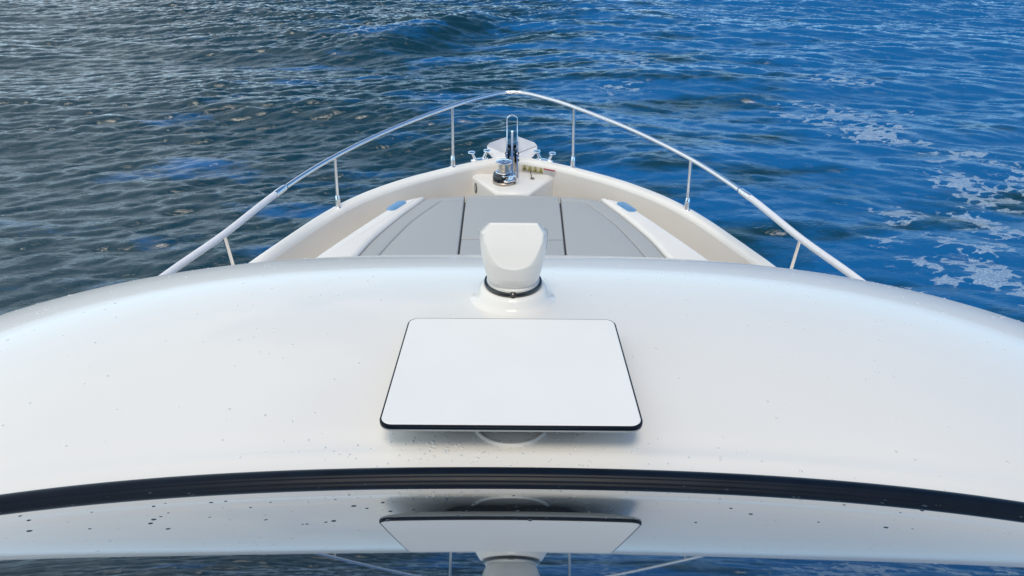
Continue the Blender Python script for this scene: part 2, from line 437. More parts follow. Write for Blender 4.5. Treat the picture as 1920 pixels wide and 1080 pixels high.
# ------------------------------------------------------------------ flybridge windscreen and its black seal
BETA = 36.4
def scr_y(x): return 1.118 - .055 * x * x - .006 * x ** 4
NX = 160
xs_ = np.linspace(-2.15, 2.15, NX)
bm = bmesh.new()
pr = [(.004, -.03), (.006, .002), (.0045, .010), (.001, .0155), (-.004, .0185), (-.010, .0198), (-.017, .0198), (-.023, .0182), (-.0265, .0150), (-.028, .0128), (-.034, .0120), (-.038, .006), (-.04, -.03)]
rs = [[(x, scr_y(x) + dy, roofz(x, scr_y(x) + .0) + dz) for dy, dz in pr] for x in xs_]
rings(bm, rs, False)
obj('windscreen_seal', bm, M['black'], yacht, 60)
def scr_ang(t_): return R(BETA - 7.5 * t_)
def scr_c(t_):
    a_ = b_ = 0.0; n_ = 24
    for k in range(n_):
        g = scr_ang(t_ * (k + .5) / n_); a_ += t_ / n_ * math.cos(g); b_ += t_ / n_ * math.sin(g)
    return a_, b_
def scrbase(x): return Vector((x, scr_y(x) - .034, roofz(x, scr_y(x)) + .012))
bm = bmesh.new()
rs = []
ts_ = [-.01 + .83 * k / 60 for k in range(61)]
for x in np.linspace(-2.15, 2.15, 241):
    x = float(x); p = scrbase(x); row = []; back = []
    for t_ in ts_:
        a_, b_ = scr_c(t_); g = scr_ang(t_)
        row.append((p.x * (1 - .03 * t_), p.y - a_, p.z + b_)); back.append((p.x * (1 - .03 * t_), p.y - a_ - .01 * math.sin(g), p.z + b_ - .01 * math.cos(g)))
    rs.append(row + back[::-1])
rings(bm, rs, True, True, True)
screen = obj('windscreen', bm, M['glass'], yacht, 60)
bm = bmesh.new()
tops = [Vector(scrbase(x)) + Vector((-.03 * .82 * x, -scr_c(.82)[0], scr_c(.82)[1] - .005)) for x in xs_[::4]]
tube(bm, tops, .018, 10)
obj('top_rail', bm, M['black'], yacht)

# ------------------------------------------------------------------ bow rail
rail_z = lambda y: float(np.interp(y, [1, 2.5, 4.3, 4.9, 6.25, 7.2, 7.7], [-2.50, -2.46, -2.40, -2.33, -2.245, -2.03, -1.985]))
def at_rail(px, py):
    z = -2.2
    for _ in range(20): p = at(px, py, z); z = rail_z(p.y)
    return p
rl_px = [(305, 516), (418, 437), (520, 358), (625, 294), (740, 240), (847, 199), (900, 183), (940, 174)]
rr_px = [(1600, 522), (1500, 450), (1395, 366), (1293, 298), (1180, 241), (1075, 200.5), (1020, 184), (980, 174.5)]
RP = []
for a, b_ in zip(rl_px, rr_px):
    p, q = at_rail(*a), at_rail(*b_)
    RP.append(Vector((-(abs(p.x) + abs(q.x)) / 2, (p.y + q.y) / 2, (p.z + q.z) / 2)))
print('rail', [tuple(round(c, 2) for c in p) for p in RP], 'gun', [tuple(round(c, 2) for c in p) for p in G])
RPt = [Vector((-2.80, 1.0, H - 2.50)), Vector((-2.72, 2.6, H - 2.46)), Vector((-2.58, 3.6, H - 2.43))] + RP + [Vector((0, RP[-1].y + .012, RP[-1].z + .004))]
hl = smoothline(RPt, 8)
fullr = hl + [Vector((-p.x, p.y, p.z)) for p in hl[-2::-1]]
rail = empty('bow_rail', (0, 4, H - 2.9), 0, None, None); rail.parent = yacht
def pt(o_, v): return Vector(v) - Vector((0, 4, H - 2.9))
bm = bmesh.new(); fr = [p for p in fullr if p.y > RP[2].y + .0]
tube(bm, [pt(0, p) for p in fr], .0205, 14); obj('top_tube', bm, M['rail'], rail)
for s in (1, -1):
    seg = [Vector((s * p.x, p.y, p.z)) for p in hl if p.y <= RP[2].y + .02]
    bm = bmesh.new(); tube(bm, [pt(0, p) for p in seg], .0265, 16); o = obj('sleeved_tube', bm, M['railw'], rail)
    a = Vector((s * RP[2].x, RP[2].y, RP[2].z)); d_ = (Vector((s * hl[40].x, hl[40].y, hl[40].z)) - a)
    nx_ = min([q for q in fr], key=lambda q: abs((q - a).length - .14) + (0 if q.y > a.y else 9))
    dd = (nx_ - a).normalized()
    bm = bmesh.new(); tube(bm, [pt(0, a - dd * .06), pt(0, a - dd * .05), pt(0, a + dd * .07), pt(0, a + dd * .085)], [.0265, .0285, .0285, .0225], 16); obj('joint_collar', bm, M['rail'], rail)
st = []
S = [((849, 311), RP[5]), ((634, 387), RP[3])]
for (px, topp) in S:
    g_ = at_sheer(px[0], px[1] + 2)
    st.append((Vector((g_.x, g_.y, H + sheer(g_.y))), topp))
g3 = min(half, key=lambda q: abs(q.y - 5.12))
st.append((Vector((g3.x + .07, g3.y - .03, H + sheer(g3.y))), RP[1]))
for yy in (3.6, 2.2):
    g3 = min(half, key=lambda q: abs(q.y - yy)); q3 = min(hl, key=lambda q: abs(q.y - yy))
    st.append((Vector((g3.x + .06, g3.y, H + sheer(g3.y))), q3))
for base, top in st:
    for s in (1, -1):
        b0 = Vector((s * base.x, base.y, base.z)); t0 = Vector((s * top.x, top.y, top.z))
        d_ = (t0 - b0).normalized()
        bm = bmesh.new(); tube(bm, [pt(0, b0 + d_ * .02), pt(0, t0 - d_ * .01)], .0155, 12); sto = obj('stanchion', bm, M['rail'], rail)
        bm = bmesh.new(); tube(bm, [pt(0, b0 - d_ * .02), pt(0, b0 + d_ * .005), pt(0, b0 + d_ * .012), pt(0, b0 + d_ * .07), pt(0, b0 + d_ * .12), pt(0, b0 + d_ * .125)], [.034, .034, .026, .025, .019, .016], 16)
        sk = obj('stanchion_socket', bm, M['chrome'], rail)

# ------------------------------------------------------------------ bollard cleats on the stem
def cleat(c, ang, label):
    t = empty('bollard_cleat', c, ang, label, 'cleat', 'steel bollard cleats at the bow')
    bm = bmesh.new(); P = [(.10 * math.cos(q) ** 1 + (.045 if math.cos(q) > 0 else -.045) * 0 , .032 * math.sin(q)) for q in np.linspace(0, 2 * math.pi, 33)[:-1]]
    slab(bm, P, -.03, .012, r=.008, seg=3); obj('base_plate', bm, M['chrome'], t)
    for s in (-1, 1):
        bm = bmesh.new(); tube(bm, [(s * .045, 0, .0), (s * .085, 0, .085)], [.018, .014], 16); po = obj('post', bm, M['chrome'], t)
        bm = bmesh.new(); lathe(bm, [(.012, -.006), (.034, -.003), (.040, .003), (.038, .010), (.02, .014)], 28, (s * .088, 0, .088)); obj('cap', bm, M['chrome'], t)
for px, py, s, lb in ((899, 299.5, 1, 'polished steel double bollard cleat on the bow rim, left of the anchor'), (1021, 301, -1, 'polished steel double bollard cleat on the bow rim, right of the anchor')):
    p = at(px, py, -2.655)
    cleat((p.x, p.y, H - 2.655), s * R(22), lb)

# ------------------------------------------------------------------ anchor, roller
A0 = at(960, 296, -2.62)
AX, AY, AZ = A0.x, A0.y, H - 2.62
t = empty('anchor_roller', (AX, AY, AZ), 0, 'tall steel anchor roller cheeks with a thin wire hoop at the bow tip', 'anchor roller')
for s in (-1, 1):
    bm = bmesh.new()
    prof = [(-.40, -.14), (-.40, -.075), (-.26, -.03), (-.14, .035), (.0, .09), (.16, .13), (.27, .11), (.30, .04), (.26, -.04), (.0, -.10), (-.2, -.14)]
    v0 = [bm.verts.new((s * .050, y, z)) for y, z in prof]; v1 = [bm.verts.new((s * .062, y, z)) for y, z in prof]
    bm.faces.new(v0); bm.faces.new(v1)
    for i in range(len(prof)): j = (i + 1) % len(prof); bm.faces.new((v0[i], v0[j], v1[j], v1[i]))
    bevel(bm, .003, 2); ck = obj('cheek', bm, M['chrome'], t)
    for (y, z) in ((-.0, .05), (-.10, .01)):
        bm = bmesh.new(); lathe(bm, [(.012, 0), (.012, .010), (.007, .014)], 12)
        bmesh.ops.transform(bm, matrix=Matrix.Translation((s * .062, y, z)) @ Matrix.Rotation(s * R(90), 4, 'Y'), verts=bm.verts); obj('bolt', bm, M['black'], t)
    bm = bmesh.new(); box(bm, (s * .036, .0, .03), (.020, .15, .11)); bevel(bm, .006, 2); obj('rubber_pad', bm, M['black'], t)
hoop = [(-.056, .18, .10), (-.056, .20, .22), (-.056, .22, .33)] + [(-.056 * math.cos(q), .235, .345 + .052 * math.sin(q)) for q in np.linspace(0, math.pi, 13)] + [(.056, .22, .33), (.056, .20, .22), (.056, .18, .10)]
bm = bmesh.new(); tube(bm, hoop, .0058, 8); obj('hoop', bm, M['chrome'], t)
bm = bmesh.new(); lathe(bm, [(.03, -.045), (.045, -.045), (.03, -.01), (.03, .01), (.045, .045), (.03, .045)], 24)
bmesh.ops.transform(bm, matrix=Matrix.Translation((0, .26, .02)) @ Matrix.Rotation(R(90), 4, 'Y'), verts=bm.verts); obj('roller', bm, M['black'], t)

t = empty('anchor', (AX, AY, AZ), 0, 'polished plough anchor with white-bright flukes stowed in the bow roller', 'anchor')
bm = bmesh.new()
prof = [(-.36, -.11), (-.35, -.07), (-.20, -.01), (-.02, .10), (.16, .235), (.24, .225), (.30, .07), (.24, .0), (.0, .02), (-.2, -.06)]
v0 = [bm.verts.new((-.011, y, z)) for y, z in prof]; v1 = [bm.verts.new((.011, y, z)) for y, z in prof]
bm.faces.new(v0); bm.faces.new(v1)
for i in range(len(prof)): j = (i + 1) % len(prof); bm.faces.new((v0[i], v0[j], v1[j], v1[i]))
bevel(bm, .004, 2); obj('shank', bm, M['chrome'], t)
M['fluke'] = mat('fluke_steel', (.70, .71, .75), .22, metal=.35, noise=(9, .10))
for s in (-1, 1):
    bm = bmesh.new()
    a = [(.066, .22, .10), (.28, .16, .055), (.29, .10, .01), (.155, -.03, -.11), (.066, .02, -.035)]
    tp = [(.066, .36, .19), (.27, .22, .115), (.28, .16, .055), (.066, .22, .10)]
    def sheet(pts, th=.012):
        P = [Vector((s * x, y, z)) for x, y, z in pts]
        n_ = (P[1] - P[0]).cross(P[2] - P[0]).normalized() * th
        v0 = [bm.verts.new(p) for p in P]; v1 = [bm.verts.new(p - n_) for p in P]
        bm.faces.new(v0); bm.faces.new(v1)
        for i in range(len(P)): j = (i + 1) % len(P); bm.faces.new((v0[i], v0[j], v1[j], v1[i]))
    sheet([(.066, .34, .12), (.245, .24, .085), (.275, .20, .065), (.066, .14, .0)])
    sheet([(.066, .138, -.002), (.275, .198, .063), (.265, .16, .0), (.15, .08, -.10), (.10, .07, -.085)])
    bevel(bm, .004, 2); obj('fluke', bm, M['fluke'], t)
# chain from the windlass to the roller
t_ch = empty('anchor_chain', (AX, AY, AZ), 0, 'short run of steel anchor chain between windlass and bow roller', 'chain')
WC = at(944.5, 342, PZ)
p0 = Vector((WC.x + .06, WC.y + .08, H + PZ + .06)); p1 = Vector((AX, AY - .30, AZ - .10))
nl = 12
for i in range(nl):
    q = p0.lerp(p1, (i + .5) / nl); q.z -= .02 * math.sin(math.pi * (i + .5) / nl)
    bm = bmesh.new()
    lp = [(.016 * math.cos(a) if True else 0, .024 * math.sin(a), 0) for a in np.linspace(0, 2 * math.pi, 17)]
    tube(bm, lp, .0055, 8, cap=False)
    dv = (p1 - p0).normalized(); rot = dv.to_track_quat('Y', 'Z').to_matrix().to_4x4()
    bmesh.ops.transform(bm, matrix=Matrix.Translation(q - Vector((AX, AY, AZ))) @ rot @ Matrix.Rotation(R(45 + 90 * (i % 2)), 4, 'Y'), verts=bm.verts)
    obj('link', bm, M['chrome'], t_ch)

# ------------------------------------------------------------------ windlass
t = empty('windlass', (WC.x, WC.y, H + PZ), 0, 'black and chrome vertical windlass with steel drum on the white anchor locker', 'windlass')
bm = bmesh.new(); lathe(bm, [(.108, 0), (.116, .004), (.118, .022), (.112, .030)], 48); obj('base_ring', bm, M['brush'], t)
bm = bmesh.new(); lathe(bm, [(.108, .030), (.112, .034), (.113, .060), (.108, .098), (.098, .108), (.05, .110)], 48)
bmesh.ops.transform(bm, matrix=Matrix.Translation((-.004, 0, 0)), verts=bm.verts); hb = obj('housing', bm, M['blackg'], t)
bm = bmesh.new()                                     # chain gypsy with pockets on the starboard side
n = 40
rs = []
for (r, z) in ((.05, .045), (.085, .045), (.088, .055), (.070, .070), (.070, .082), (.088, .098), (.085, .108), (.05, .108)):
    rs.append([((.035 + (r + (.010 if (i // 4) % 2 else 0) * (r > .06)) * math.cos(2 * math.pi * i / n)), -.028 + (r + (.010 if (i // 4) % 2 else 0) * (r > .06)) * math.sin(2 * math.pi * i / n), z) for i in range(n)])
rings(bm, rs, True, True, True); obj('chain_wheel', bm, M['chrome'], t)
bm = bmesh.new(); lathe(bm, [(.05, .108), (.082, .110), (.086, .118), (.080, .126), (.055, .130)], 44); obj('lower_flange', bm, M['chrome'], t)
bm = bmesh.new()
dp = [(.056, .128)] + [(.0545 + .0022 * (k % 2) - .004 * math.sin(math.pi * k / 18), .130 + .0045 * k) for k in range(18)] + [(.056, .213)]
lathe(bm, dp, 40); obj('drum', bm, M['brush'], t)
bm = bmesh.new(); lathe(bm, [(.056, .212), (.080, .216), (.087, .222), (.086, .230), (.075, .236), (.02, .239)], 44); tf = obj('top_flange', bm, M['chrome'], t)
bm = bmesh.new(); lathe(bm, [(.010, .236), (.010, .2405), (.004, .2405)], 20); obj('socket', bm, M['black'], tf)

# safety lanyard with deck clip
pa, pb = at(976, 317, -2.80), at(997, 335.5, PZ)
t = empty('lanyard', (pb.x, pb.y, H + PZ), 0, 'thin dark safety lanyard curving to a small square clip on the locker', 'lanyard')
o0 = Vector((pb.x, pb.y, H + PZ))
mid = (pa + pb) / 2 + Vector((.035, .04, .0)); mid.z = H + PZ + .02
ln = smoothline([pa - o0, Vector(mid - o0), Vector((0, 0.01, .012))], 8)
bm = bmesh.new(); tube(bm, ln, .0038, 8); obj('cord', bm, M['cable'], t)
bm = bmesh.new(); box(bm, (.006, -.004, .006), (.042, .042, .012)); bevel(bm, .004, 2); cp = obj('clip', bm, M['brush'], t)
bm = bmesh.new(); lathe(bm, [(.011, .012), (.011, .0135), (.006, .0135)], 16, (.006, -.004, 0)); obj('pin', bm, M['black'], cp)

# warning sticker on the inner bulwark, starboard of the roller
iw = []
for i, (p, n_) in enumerate(zip(full, NR)):
    q = p + n_ * .133
    if q.x > -.1: iw.append((q, i))
iw.sort(key=lambda a: a[0].x)
def wallp(x, z, off=.004):
    """point on the inner starboard bulwark at breadth x, height z (rel), pushed inwards by off"""
    for (a, i), (b_, j) in zip(iw, iw[1:]):
        if a.x <= x <= b_.x:
            k = (x - a.x) / max(1e-6, b_.x - a.x); q = a.lerp(b_, k); n_ = NR[i].lerp(NR[j], k).normalized()
            q = q + n_ * (off + .006); q.z = H + z; return q
    return None
xa = at(979, 309, -2.72).x; xb = at(1041, 321, -2.72).x
zt, zb = sheer(7.4) - .038, sheer(7.4) - .102
t = empty('warning_label', wallp((xa + xb) / 2, zb), 0, 'sticker strip with four yellow warning triangles and a red-headed text box', 'label')
O = Vector(t.location)
def strip(bm, x0, x1, z0, z1, off, n=6):
    for k in range(n):
        u0 = x0 + (x1 - x0) * k / n; u1 = x0 + (x1 - x0) * (k + 1) / n
        bm.faces.new([bm.verts.new(wallp(u, z, off) - O) for u, z in ((u0, z0), (u1, z0), (u1, z1), (u0, z1))])
xm = xa + (xb - xa) * .66
bm = bmesh.new(); strip(bm, xa, xm, zb, zt, .002); obj('backing', bm, mat('label_cream', (.58, .53, .38), .5, noise=(60, .08)), t, smooth=False)
bm = bmesh.new(); strip(bm, xm, xb, zb, zt - .016, .002); pp = obj('text_box', bm, M['paper'], t, smooth=False)
bm = bmesh.new(); strip(bm, xm, xb, zt - .016, zt, .0022); obj('red_header', bm, M['red'], t, smooth=False)
bm = bmesh.new()
for k in range(4): strip(bm, xm + .006, xb - .008 - .012 * (k % 2), zb + .008 + .011 * k, zb + .011 + .011 * k, .003, 3)
obj('text_lines', bm, mat('text_grey', (.25, .25, .25), .6), pp, smooth=False)
w = (xm - xa) / 4
for k in range(4):
    c = xa + w * (k + .5)
    def tri(f, off, m_, name, par):
        bm = bmesh.new(); zc_ = zb + .030
        pts = [(c - w * .47 * f, zc_ - .026 * f), (c + w * .47 * f, zc_ - .026 * f), (c, zc_ + .036 * f)]
        bm.faces.new([bm.verts.new(wallp(u, z, off) - O) for u, z in pts]); return obj(name, bm, m_, par, smooth=False)
    tb = tri(1.0, .0034, M['ink'], 'warning_triangle', t)
    tri(.80, .0046, M['yellow'], 'yellow_field', tb)
    bm = bmesh.new(); zc_ = zb + .026
    sh = [[(-.2, -.012), (.16, -.012), (.2, .002), (.0, .014), (-.1, .004)], [(-.08, -.014), (.14, -.014), (.06, .0), (.1, .012), (-.04, .012)],
          [(-.2, -.012), (.22, -.012), (.14, -.004), (.02, .012), (-.02, .0)], [(-.1, -.014), (.2, -.012), (.1, .0), (.02, .014), (-.06, .002)]][k]
    bm.faces.new([bm.verts.new(wallp(c + w * u, zc_ + z, .0058) - O) for u, z in sh]); obj('symbol', bm, M['ink'], tb, smooth=False)

# ------------------------------------------------------------------ searchlight
SLX, SLY = at(962, 530, -1.0925).x, 1.925
sz = -1.0925; SK = .934
t = empty('searchlight', (SLX, SLY, H + sz), 0, 'cream white remote searchlight on a round base at the front of the roof', 'searchlight')
bm = bmesh.new()
t.scale = (SK, SK, SK)
rs = []
n = 72
for (r, h) in ((.150, -.006), (.142, .0008), (.130, .003), (.121, .010), (.113, .022), (.105, .038), (.098, .046)):
    ring = []
    for i in range(n):
        a = 2 * math.pi * i / n; x, y = r * math.cos(a), r * math.sin(a)
        g = (roofz(SLX + SK * x, SLY + SK * y) - (H + sz)) / SK
        k = min(1, max(0, h / .050)) if h > 0 else 0
        ring.append((x, y, (g + h) * (1 - k) + (-.002) * k if h > 0 else g + h))
    rs.append(ring)
rings(bm, rs, True, False, True); obj('fairing', bm, M['roof'], t, 70)
bm = bmesh.new(); lathe(bm, [(.092, -.004), (.0965, .0), (.0975, .006), (.095, .011), (.088, .012)], 64); gs = obj('gasket_ring', bm, M['blackg'], t)
bm = bmesh.new(); lathe(bm, [(.006, -.004), (.0105, -.003), (.0105, .012), (.007, .015)], 20, (0, -.089, .0)); obj('lock_tab', bm, M['blackg'], gs)
bm = bmesh.new(); lathe(bm, [(.087, .002), (.0885, .008), (.087, .018), (.080, .022), (.05, .023)], 64); obj('neck', bm, M['search'], t)
def head_section(z):
    hw = float(np.interp(z, [.010, .018, .034, .08, .14, .19, .220, .248, .256], [.066, .077, .0865, .0965, .1055, .1085, .107, .088, .083]))
    return hw
bm = bmesh.new(); rs = []
NZ, NA = 56, 128
for k in range(NZ + 1):
    z = .010 + (.256 - .010) * k / NZ
    hw = head_section(z)
    db = float(np.interp(z, [.010, .03, .06, .12, .19, .256], [.066, .082, .096, .110, .113, .104]))   # aft bulge
    df = float(np.interp(z, [.010, .08, .256], [.06, .08, .085]))
    ring = []
    for i in range(NA):
        a = 2 * math.pi * i / NA; c_, s_ = math.cos(a), math.sin(a); e_ = 2 / 2.55
        x = hw * math.copysign(abs(c_) ** e_, c_); y = (db if s_ < 0 else df) * math.copysign(abs(s_) ** e_, s_)
        pl_y = -(.108 - .34 * max(0, z - .105))      # slanted flat cut on the aft side
        if y < pl_y: y = pl_y
        # side flats
        sd_ = .1075 - .16 * max(0, -(y) - .05) * 0
        zz = z
        ring.append((x, y, zz))
    rs.append(ring)
rings(bm, rs, True, True, False)
# chamfered crown
top = rs[-1]
crown = [[(x * f, y * f, .256 + h) for x, y, z in top] for f, h in ((.97, .003), (.90, .005), (.5, .006))]
vs_top = [v for v in bm.verts if abs(v.co.z - .256) < 1e-5]
rings(bm, [top] + crown, True, False, True)
bmesh.ops.remove_doubles(bm, verts=bm.verts[:], dist=1e-5)
for v in bm.verts: v.co.z -= max(0, v.co.y + .085) * .44 * (max(0, v.co.z) / .256) ** 2
bmesh.ops.scale(bm, vec=(1, 1, .985), verts=bm.verts[:])
obj('head', bm, M['search'], t, 22)
zs_ = [.03 + .2 * k / 20 for k in range(21)]
def zy(z, y): return z - max(0, y + .085) * .44 * (z / .256) ** 2
bl = [(head_section(z) * 1.003, .012, zy(z, .012)) for z in zs_]; bl = bl + [(-x, y, z) for x, y, z in bl[::-1]]
bm = bmesh.new(); tube(bm, bl, .0032, 8); obj('bezel', bm, M['grey'], t)

# ------------------------------------------------------------------ antenna panel
near = (at(708, 795, -1.022).y + at(1210, 801, -1.022).y) / 2
Pn, Pf = Vector((0, 1.175, -1.022)), Vector((0, 1.684, -1.0707))
mc = (Pn + Pf) / 2; tl = math.atan2(Pf.z - Pn.z, Pf.y - Pn.y)
t = empty('satellite_antenna', (at(959, 700, -1.04).x, mc.y, H + mc.z), 0, 'flat white rectangular satellite antenna with black rim raised above the roof', 'antenna')
t.rotation_euler = (tl, 0, 0)
hwA, hlA = .2875, .2555
def rrect(w_, l_, r_, z, n=8):
    P = []
    for cx, cy, a0 in ((w_ - r_, l_ - r_, 0), (-w_ + r_, l_ - r_, 90), (-w_ + r_, -l_ + r_, 180), (w_ - r_, -l_ + r_, 270)):
        for k in range(n + 1):
            a = R(a0 + 90 * k / n); P.append((cx + r_ * math.cos(a), cy + r_ * math.sin(a), z))
    return P
bm = bmesh.new(); rings(bm, [rrect(hwA - .0045, hlA - .0045, .026, -.004), rrect(hwA - .0045, hlA - .0045, .026, .0005), rrect(hwA - .006, hlA - .006, .025, .0015)], True, True, True); obj('face_plate', bm, M['face'], t, smooth=False)
bm = bmesh.new(); rings(bm, [rrect(hwA - .005, hlA - .005, .026, .0), rrect(hwA - .002, hlA - .002, .029, .0004), rrect(hwA, hlA, .030, -.002), rrect(hwA, hlA, .030, -.009), rrect(hwA - .004, hlA - .004, .03, -.010)], True); obj('rim', bm, M['black'], t)
bm = bmesh.new(); rings(bm, [rrect(hwA - .001, hlA - .001, .030, -.009), rrect(hwA - .001, hlA - .001, .030, -.014), rrect(hwA - .006, hlA - .006, .03, -.018), rrect(hwA - .06, hlA - .055, .03, -.038), rrect(hwA - .07, hlA - .065, .03, -.040)], True, True, True); obj('back_shell', bm, M['grey'], t, 20)
bm = bmesh.new(); rings(bm, [rrect(.165, .200, .03, -.028), rrect(.163, .198, .03, -.040), rrect(.142, .182, .03, -.058), rrect(.132, .172, .03, -.062)], True, True, True); obj('back_box', bm, M['black'], t, 20)
bm = bmesh.new(); lathe(bm, [(.05, -.12), (.05, -.06)], 32); obj('mount_post', bm, M['grey'], t)

# ------------------------------------------------------------------ spray drops
rnd = random.Random(11)
def drops(name, label, pts, mt):
    bm = bmesh.new()
    for (p, n_, r, asp, rot) in pts:
        q = n_.to_track_quat('Z', 'Y').to_matrix().to_4x4()
        T = Matrix.Translation(p) @ q @ Matrix.Rotation(rot, 4, 'Z')
        rs = []
        for k, (f, h) in enumerate(((1, 0), (.93, .22), (.7, .42), (.3, .52))):
            rs.append([T @ Vector((r * f * asp * math.cos(2 * math.pi * i / 12), r * f * math.sin(2 * math.pi * i / 12), r * h)) for i in range(12)])
        rings(bm, rs, True, False, True)
    return tag(obj(name, bm, mt, None, 80), label, 'water drops', None, 'stuff')
def rn(x, y):
    e_ = .004
    return Vector((-(roofz(x + e_, y) - roofz(x - e_, y)) / (2 * e_), -(roofz(x, y + e_) - roofz(x, y - e_)) / (2 * e_), 1)).normalized()
pts = []
def addroof(x, y, r):
    if roof_r(x, y) < 1.02 and y > scr_y(x) + .012:
        pts.append((Vector((x, y, roofz(x, y) - .0002)), rn(x, y), r, rnd.uniform(1, 1.35), rnd.uniform(0, 3.1)))
for _ in range(130): addroof(rnd.gauss(0, .22), rnd.uniform(1.13, 1.25), rnd.uniform(.0012, .003))
for _ in range(26): addroof(rnd.gauss(-.16, .05), rnd.uniform(1.16, 1.22), rnd.uniform(.002, .0042))
for _ in range(340):
    x = rnd.uniform(-2.2, 2.2)
    yy = RY + RB * max(0, 1 - (abs(x) / RA) ** RN) ** (1 / RN)
    addroof(x, yy - abs(rnd.gauss(0, .10)), rnd.uniform(.002, .0055))
for _ in range(420):
    a = rnd.uniform(0, math.pi); r = math.sqrt(rnd.random())
    x, y = se(a, RA * r, RB * r, RN); addroof(x, y, rnd.uniform(.0012, .0042))
for c in range(14):
    x0, y0 = rnd.uniform(-1.9, 1.9), rnd.uniform(1.6, 2.8)
    for _ in range(rnd.randint(4, 14)): addroof(x0 + rnd.gauss(0, .07), y0 + rnd.gauss(0, .05), rnd.uniform(.001, .0028))
drops('roof_drops', 'clear spray drops scattered over the glossy white roof', pts, M['drop'])
pts = []; ptsd = []
gn = Vector((0, math.sin(R(BETA)), math.cos(R(BETA))))
def addglass(x, t_, r, dark):
    p = scrbase(x) + Vector((-.03 * t_ * x, -scr_c(t_)[0], scr_c(t_)[1])); g = scr_ang(t_); gn = Vector((0, math.sin(g), math.cos(g)))
    (ptsd if dark else pts).append((p + gn * -.0006, gn, r, rnd.uniform(1, 1.5), rnd.uniform(-.3, .3)))
for _ in range(300): addglass(rnd.uniform(-1.1, 1.1), rnd.uniform(.02, .4), rnd.uniform(.0006, .0014), rnd.random() < .5)
for _ in range(95): addglass(rnd.uniform(-1.1, 1.1), rnd.uniform(.02, .38), rnd.uniform(.0018, .0038), True)
for c in range(16):
    x0, t0 = rnd.uniform(-.9, .9), rnd.uniform(.12, .38)
    for _ in range(rnd.randint(8, 26)): addglass(x0 + rnd.gauss(0, .035), t0 + rnd.gauss(0, .02), rnd.uniform(.0006, .0015), rnd.random() < .5)
for _ in range(380): addglass(rnd.uniform(-1.2, 1.2), .30 + rnd.gauss(0, .025), rnd.uniform(.0005, .0013), False)
drops('screen_drops', 'clear spray drops on the dark windscreen', pts, M['drop'])
drops('dark_drops', 'dark looking wet specks on the windscreen', ptsd, M['dropd'])

# ------------------------------------------------------------------ water
rng = np.random.default_rng(5)
def fft_field(N, Lt, kdir, spread, kmin, kmax, slope_pow, amp):
    k1 = np.fft.fftfreq(N, Lt / N) * 2 * np.pi
    kx, ky = np.meshgrid(k1, k1, indexing='ij'); k = np.hypot(kx, ky); k[0, 0] = 1
    th = np.arctan2(ky, kx); d = np.cos(th - kdir)
    D = np.abs(d) ** spread * (0.12 + 0.88 * (d > 0))
    A = k ** (-slope_pow) * D * (k > kmin) * np.exp(-(k / kmax) ** 2) * np.exp(-(kmin * 1.0 / k) ** 3)
    h = A * (rng.standard_normal((N, N)) + 1j * rng.standard_normal((N, N)))
    z = np.real(np.fft.ifft2(h))
    dx = np.real(np.fft.ifft2(-1j * kx / k * h)); dy = np.real(np.fft.ifft2(-1j * ky / k * h))
    s = amp / z.std(); return z * s, dx * s, dy * s, Lt, N
def samp(F, X, Y):
    z, dx, dy, Lt, N = F
    u = (X / Lt * N) % N; v = (Y / Lt * N) % N
    i = np.floor(u).astype(int) % N; j = np.floor(v).astype(int) % N; fu = u - np.floor(u); fv = v - np.floor(v)
    i1, j1 = (i + 1) % N, (j + 1) % N
    o = []
    for a in (z, dx, dy): o.append((a[i, j] * (1 - fu) + a[i1, j] * fu) * (1 - fv) + (a[i, j1] * (1 - fu) + a[i1, j1] * fu) * fv)
    return o
# waves: a choppy field to port, a smoother one to starboard
FA = fft_field(1024, 23.0, R(90 + 16), 5.5, 2 * np.pi / 1.05, 2 * np.pi / .12, 1.7, .0190)
FB = fft_field(1024, 29.0, R(90 - 16), 5.5, 2 * np.pi / 1.5, 2 * np.pi / .15, 1.9, .0215)
FM = fft_field(512, 41.0, R(84), 5.0, 2 * np.pi / 4.0, 2 * np.pi / 1.2, 2.3, .022)
FS = fft_field(256, 53.0, R(70), 2.0, 2 * np.pi / 14, 2 * np.pi / 4.0, 2.2, .055)
def axis(parts):
    o = [parts[0][0]]
    for a, b_, s0, s1 in parts:
        x = a
        while x < b_ - 1e-6:
            s = s0 + (s1 - s0) * (x - a) / (b_ - a); x = min(b_, x + s)
            if b_ - x < s * .4: x = b_
            o.append(x)
    return np.array(o)
xa_ = axis([(0, 9, .032, .032), (9, 24, .032, .08), (24, 45, .08, .45)]); X1 = np.concatenate([-xa_[:0:-1], xa_])
Y1 = axis([(-14, 3, .6, .05), (3, 14, .030, .034), (14, 34, .034, .09), (34, 75, .09, .6)])
X, Y = np.meshgrid(X1, Y1, indexing='xy')
wB = 1 / (1 + np.exp(-(X - 1.0 - .10 * (Y - 8)) / 1.6))
za, dxa, dya = samp(FA, X, Y); zb_, dxb, dyb = samp(FB, X, Y); zs, dxs, dys = samp(FS, X, Y); zm, dxm, dym = samp(FM, X, Y)
# patchy gusts
far = 1 + .65 * np.clip((Y - 8) / 25, 0, 1)
gust = (.95 + .2 * np.tanh(zs / .06 * .9)) * far
chA, chB = .95, 1.1
fade = np.clip(np.minimum((45 - np.abs(X)) / 10, (75 - Y) / 15), 0, 1) * np.clip((Y + 14) / 5, 0, 1)
Z = (za * (1 - wB) * gust + zb_ * wB * (.6 * far + .3 * gust) + zm * far + zs) * fade
DX = (dxa * (1 - wB) * chA * gust + dxb * wB * chB) * fade; DY = (dya * (1 - wB) * chA * gust + dyb * wB * chB) * fade
